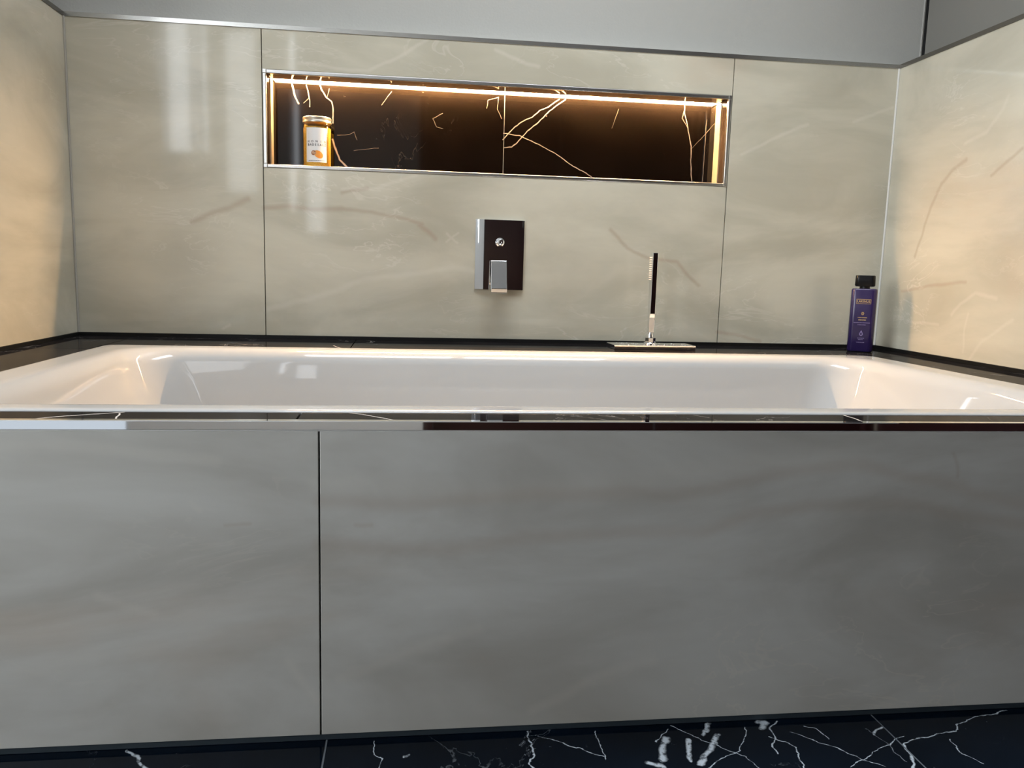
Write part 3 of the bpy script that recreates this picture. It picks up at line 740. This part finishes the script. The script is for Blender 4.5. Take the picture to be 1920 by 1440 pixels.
bm = bmesh.new()
x = -0.020
random.seed(2)
while x < 0.018:
    w = random.uniform(0.002, 0.005)
    vs = [bm.verts.new(c) for c in ((x, 0, 0), (x + w, 0, 0), (x + w, 0.0011, 0), (x, 0.0011, 0))]
    bm.faces.new(vs); x += w + 0.0009
me = bpy.data.meshes.new('small_print'); bm.to_mesh(me); bm.free(); bend(me, RJ + 0.0005, A0, 0.0160)
link('small_print', me, M_INK, labo)['kind'] = 'stuff'
def blob(name, pts, mat, off):
    bm = bmesh.new(); bm.faces.new([bm.verts.new((px, py, 0)) for px, py in pts])
    bmesh.ops.triangulate(bm, faces=list(bm.faces))
    bmesh.ops.subdivide_edges(bm, edges=list(bm.edges), cuts=2, use_grid_fill=True)
    me = bpy.data.meshes.new(name); bm.to_mesh(me); bm.free(); bend(me, RJ + off, A0, 0.0)
    return link(name, me, mat, labo)
def oval(cx, cz, a, b, rot, n=24):
    return [(cx + a * math.cos(t) * math.cos(rot) - b * math.sin(t) * math.sin(rot), cz + a * math.cos(t) * math.sin(rot) + b * math.sin(t) * math.cos(rot)) for t in [2 * math.pi * k / n for k in range(n)]]
def print_mat(name, a, b_, sc):
    m, nt, b = new_mat(name)
    tc = N(nt, 'ShaderNodeTexCoord')
    f = noise(nt, tc.outputs['Object'], sc, 3)
    nt.links.new(value_mix(nt, ramp(nt, f, 0.35, 0.65), a, b_), b.inputs['Base Color'])
    b.inputs['Roughness'].default_value = 0.6
    return m
blob('honey_picture', oval(0.0050, 0.0315, 0.0125, 0.0085, -0.55), print_mat('honey_print', (0.78, 0.26, 0.03), (0.62, 0.33, 0.08), 160), 0.00055)
blob('honey_picture', oval(-0.0070, 0.0350, 0.0062, 0.0060, 0.3), print_mat('honey_print_dark', (0.22, 0.07, 0.03), (0.55, 0.36, 0.22), 150), 0.0006)

# ------------------------------------------------------------------ purple bottle
bo = empty('shower_bottle', (1.5520, -0.110, ZD), math.radians(-29)); tag(bo, 'purple plastic bath product bottle with black cap in the rear right corner', 'bottle')
m_pur, nt, b = new_mat('purple_plastic')
tc = N(nt, 'ShaderNodeTexCoord'); f = noise(nt, tc.outputs['Object'], 40, 2)
nt.links.new(value_mix(nt, f, (0.018, 0.010, 0.058), (0.025, 0.014, 0.072)), b.inputs['Base Color'])
b.inputs['Roughness'].default_value = 0.22
M_BLACKCAP = plain('black_cap', (0.004, 0.004, 0.005), 0.3, 0.0, 0.25)
M_GOLD = plain('gold_print', (0.42, 0.29, 0.12), 0.4)
M_LILAC = plain('lilac_print', (0.22, 0.17, 0.36), 0.5)
def brg(hx, hy, r, z): return [(x, y, z) for x, y in rrect(-hx, hx, -hy, hy, r, n=8, s=4)]
bw, bd = 0.0316, 0.0165
loft('body', [brg(bw - .004, bd - .004, .010, 0.0004), brg(bw - .0012, bd - .0012, .0125, 0.0016), brg(bw, bd, .013, 0.005), brg(bw, bd, .013, 0.1620), brg(bw - .0012, bd - .0012, .0125, 0.1652), brg(bw - .004, bd - .004, .010, 0.1665)], m_pur, bo, cap0=True, ang=50)
lathe('neck', [(0.0128, 0.1667), (0.0128, 0.1720)], M_BLACKCAP, bo, n=32)
loft('cap', [brg(.0222, .0140, .009, 0.1720), brg(.0250, .0155, .0095, 0.1745), brg(.0240, .0150, .0095, 0.1990), brg(.0228, .0140, .0085, 0.2010)], M_BLACKCAP, bo, cap0=True, ang=50)
YB = -bd - 0.0003
def decal(name, quads, mat, parent):
    bm = bmesh.new()
    for q in quads: bm.faces.new([bm.verts.new((0.87 * x, YB, z)) for x, z in q])
    me = bpy.data.meshes.new(name); bm.to_mesh(me); bm.free()
    return link(name, me, mat, parent)
def bar(x0, x1, z0, z1): return [(x0, z0), (x1, z0), (x1, z1), (x0, z1)]
fx_, z0_, z1_ = 0.0205, 0.1270, 0.1390
decal('gold_frame', [bar(-fx_, fx_, z0_, z0_ + .0009), bar(-fx_, fx_, z1_ - .0009, z1_), bar(-fx_, -fx_ + .0009, z0_, z1_), bar(fx_ - .0009, fx_, z0_, z1_)], M_GOLD, bo)
me = text_mesh('LAKINUS', 0.0088, 1.05)
for v in me.vertices: v.co = Vector((0.87 * v.co.x, YB, 0.1330 + v.co.y))
link('gold_lettering', me, M_GOLD, bo)
em = []
for k in range(8):
    a = 2 * math.pi * k / 8
    em.append([(0.0000 + r_ * math.cos(a + da), 0.1015 + r_ * math.sin(a + da)) for r_, da in ((0.0008, 0), (0.0034, -0.28), (0.0050, 0), (0.0034, 0.28))])
decal('emblem', em, M_GOLD, bo)['kind'] = 'stuff'
def dashes(z, x0, x1, h, seed):
    random.seed(seed); out = []; x = x0
    while x < x1 - 0.001:
        w = min(random.uniform(0.0012, 0.0034), x1 - x); out.append(bar(x, x + w, z, z + h)); x += w + 0.0007
    return out
decal('gold_print', dashes(0.0900, -0.0130, 0.0130, 0.0018, 1) + dashes(0.0835, -0.0105, 0.0105, 0.0024, 2), M_GOLD, bo)['kind'] = 'stuff'
decal('lilac_print', dashes(0.0765, -0.0235, 0.0235, 0.0017, 3) + dashes(0.0710, -0.0115, 0.0115, 0.0017, 4) + dashes(0.0360, -0.0095, 0.0095, 0.0016, 5) + dashes(0.0320, -0.0070, 0.0070, 0.0016, 6) + dashes(0.0250, -0.0115, 0.0115, 0.0013, 7), M_LILAC, bo)['kind'] = 'stuff'
drop = []
def dp(s, t):
    a = t
    r = 0.0052 * s
    x = r * math.sin(a); z = -r * math.cos(a)
    if z > 0: x *= max(0.0, 1 - z / (r * 1.0)) ** 0.8; z *= 2.0
    return (x, 0.0480 + z)
n = 24
for k in range(n):
    a, b2 = 2 * math.pi * k / n, 2 * math.pi * (k + 1) / n
    drop.append([dp(1, a), dp(1, b2), dp(0.55, b2), dp(0.55, a)])
decal('droplet_mark', drop, M_LILAC, bo)
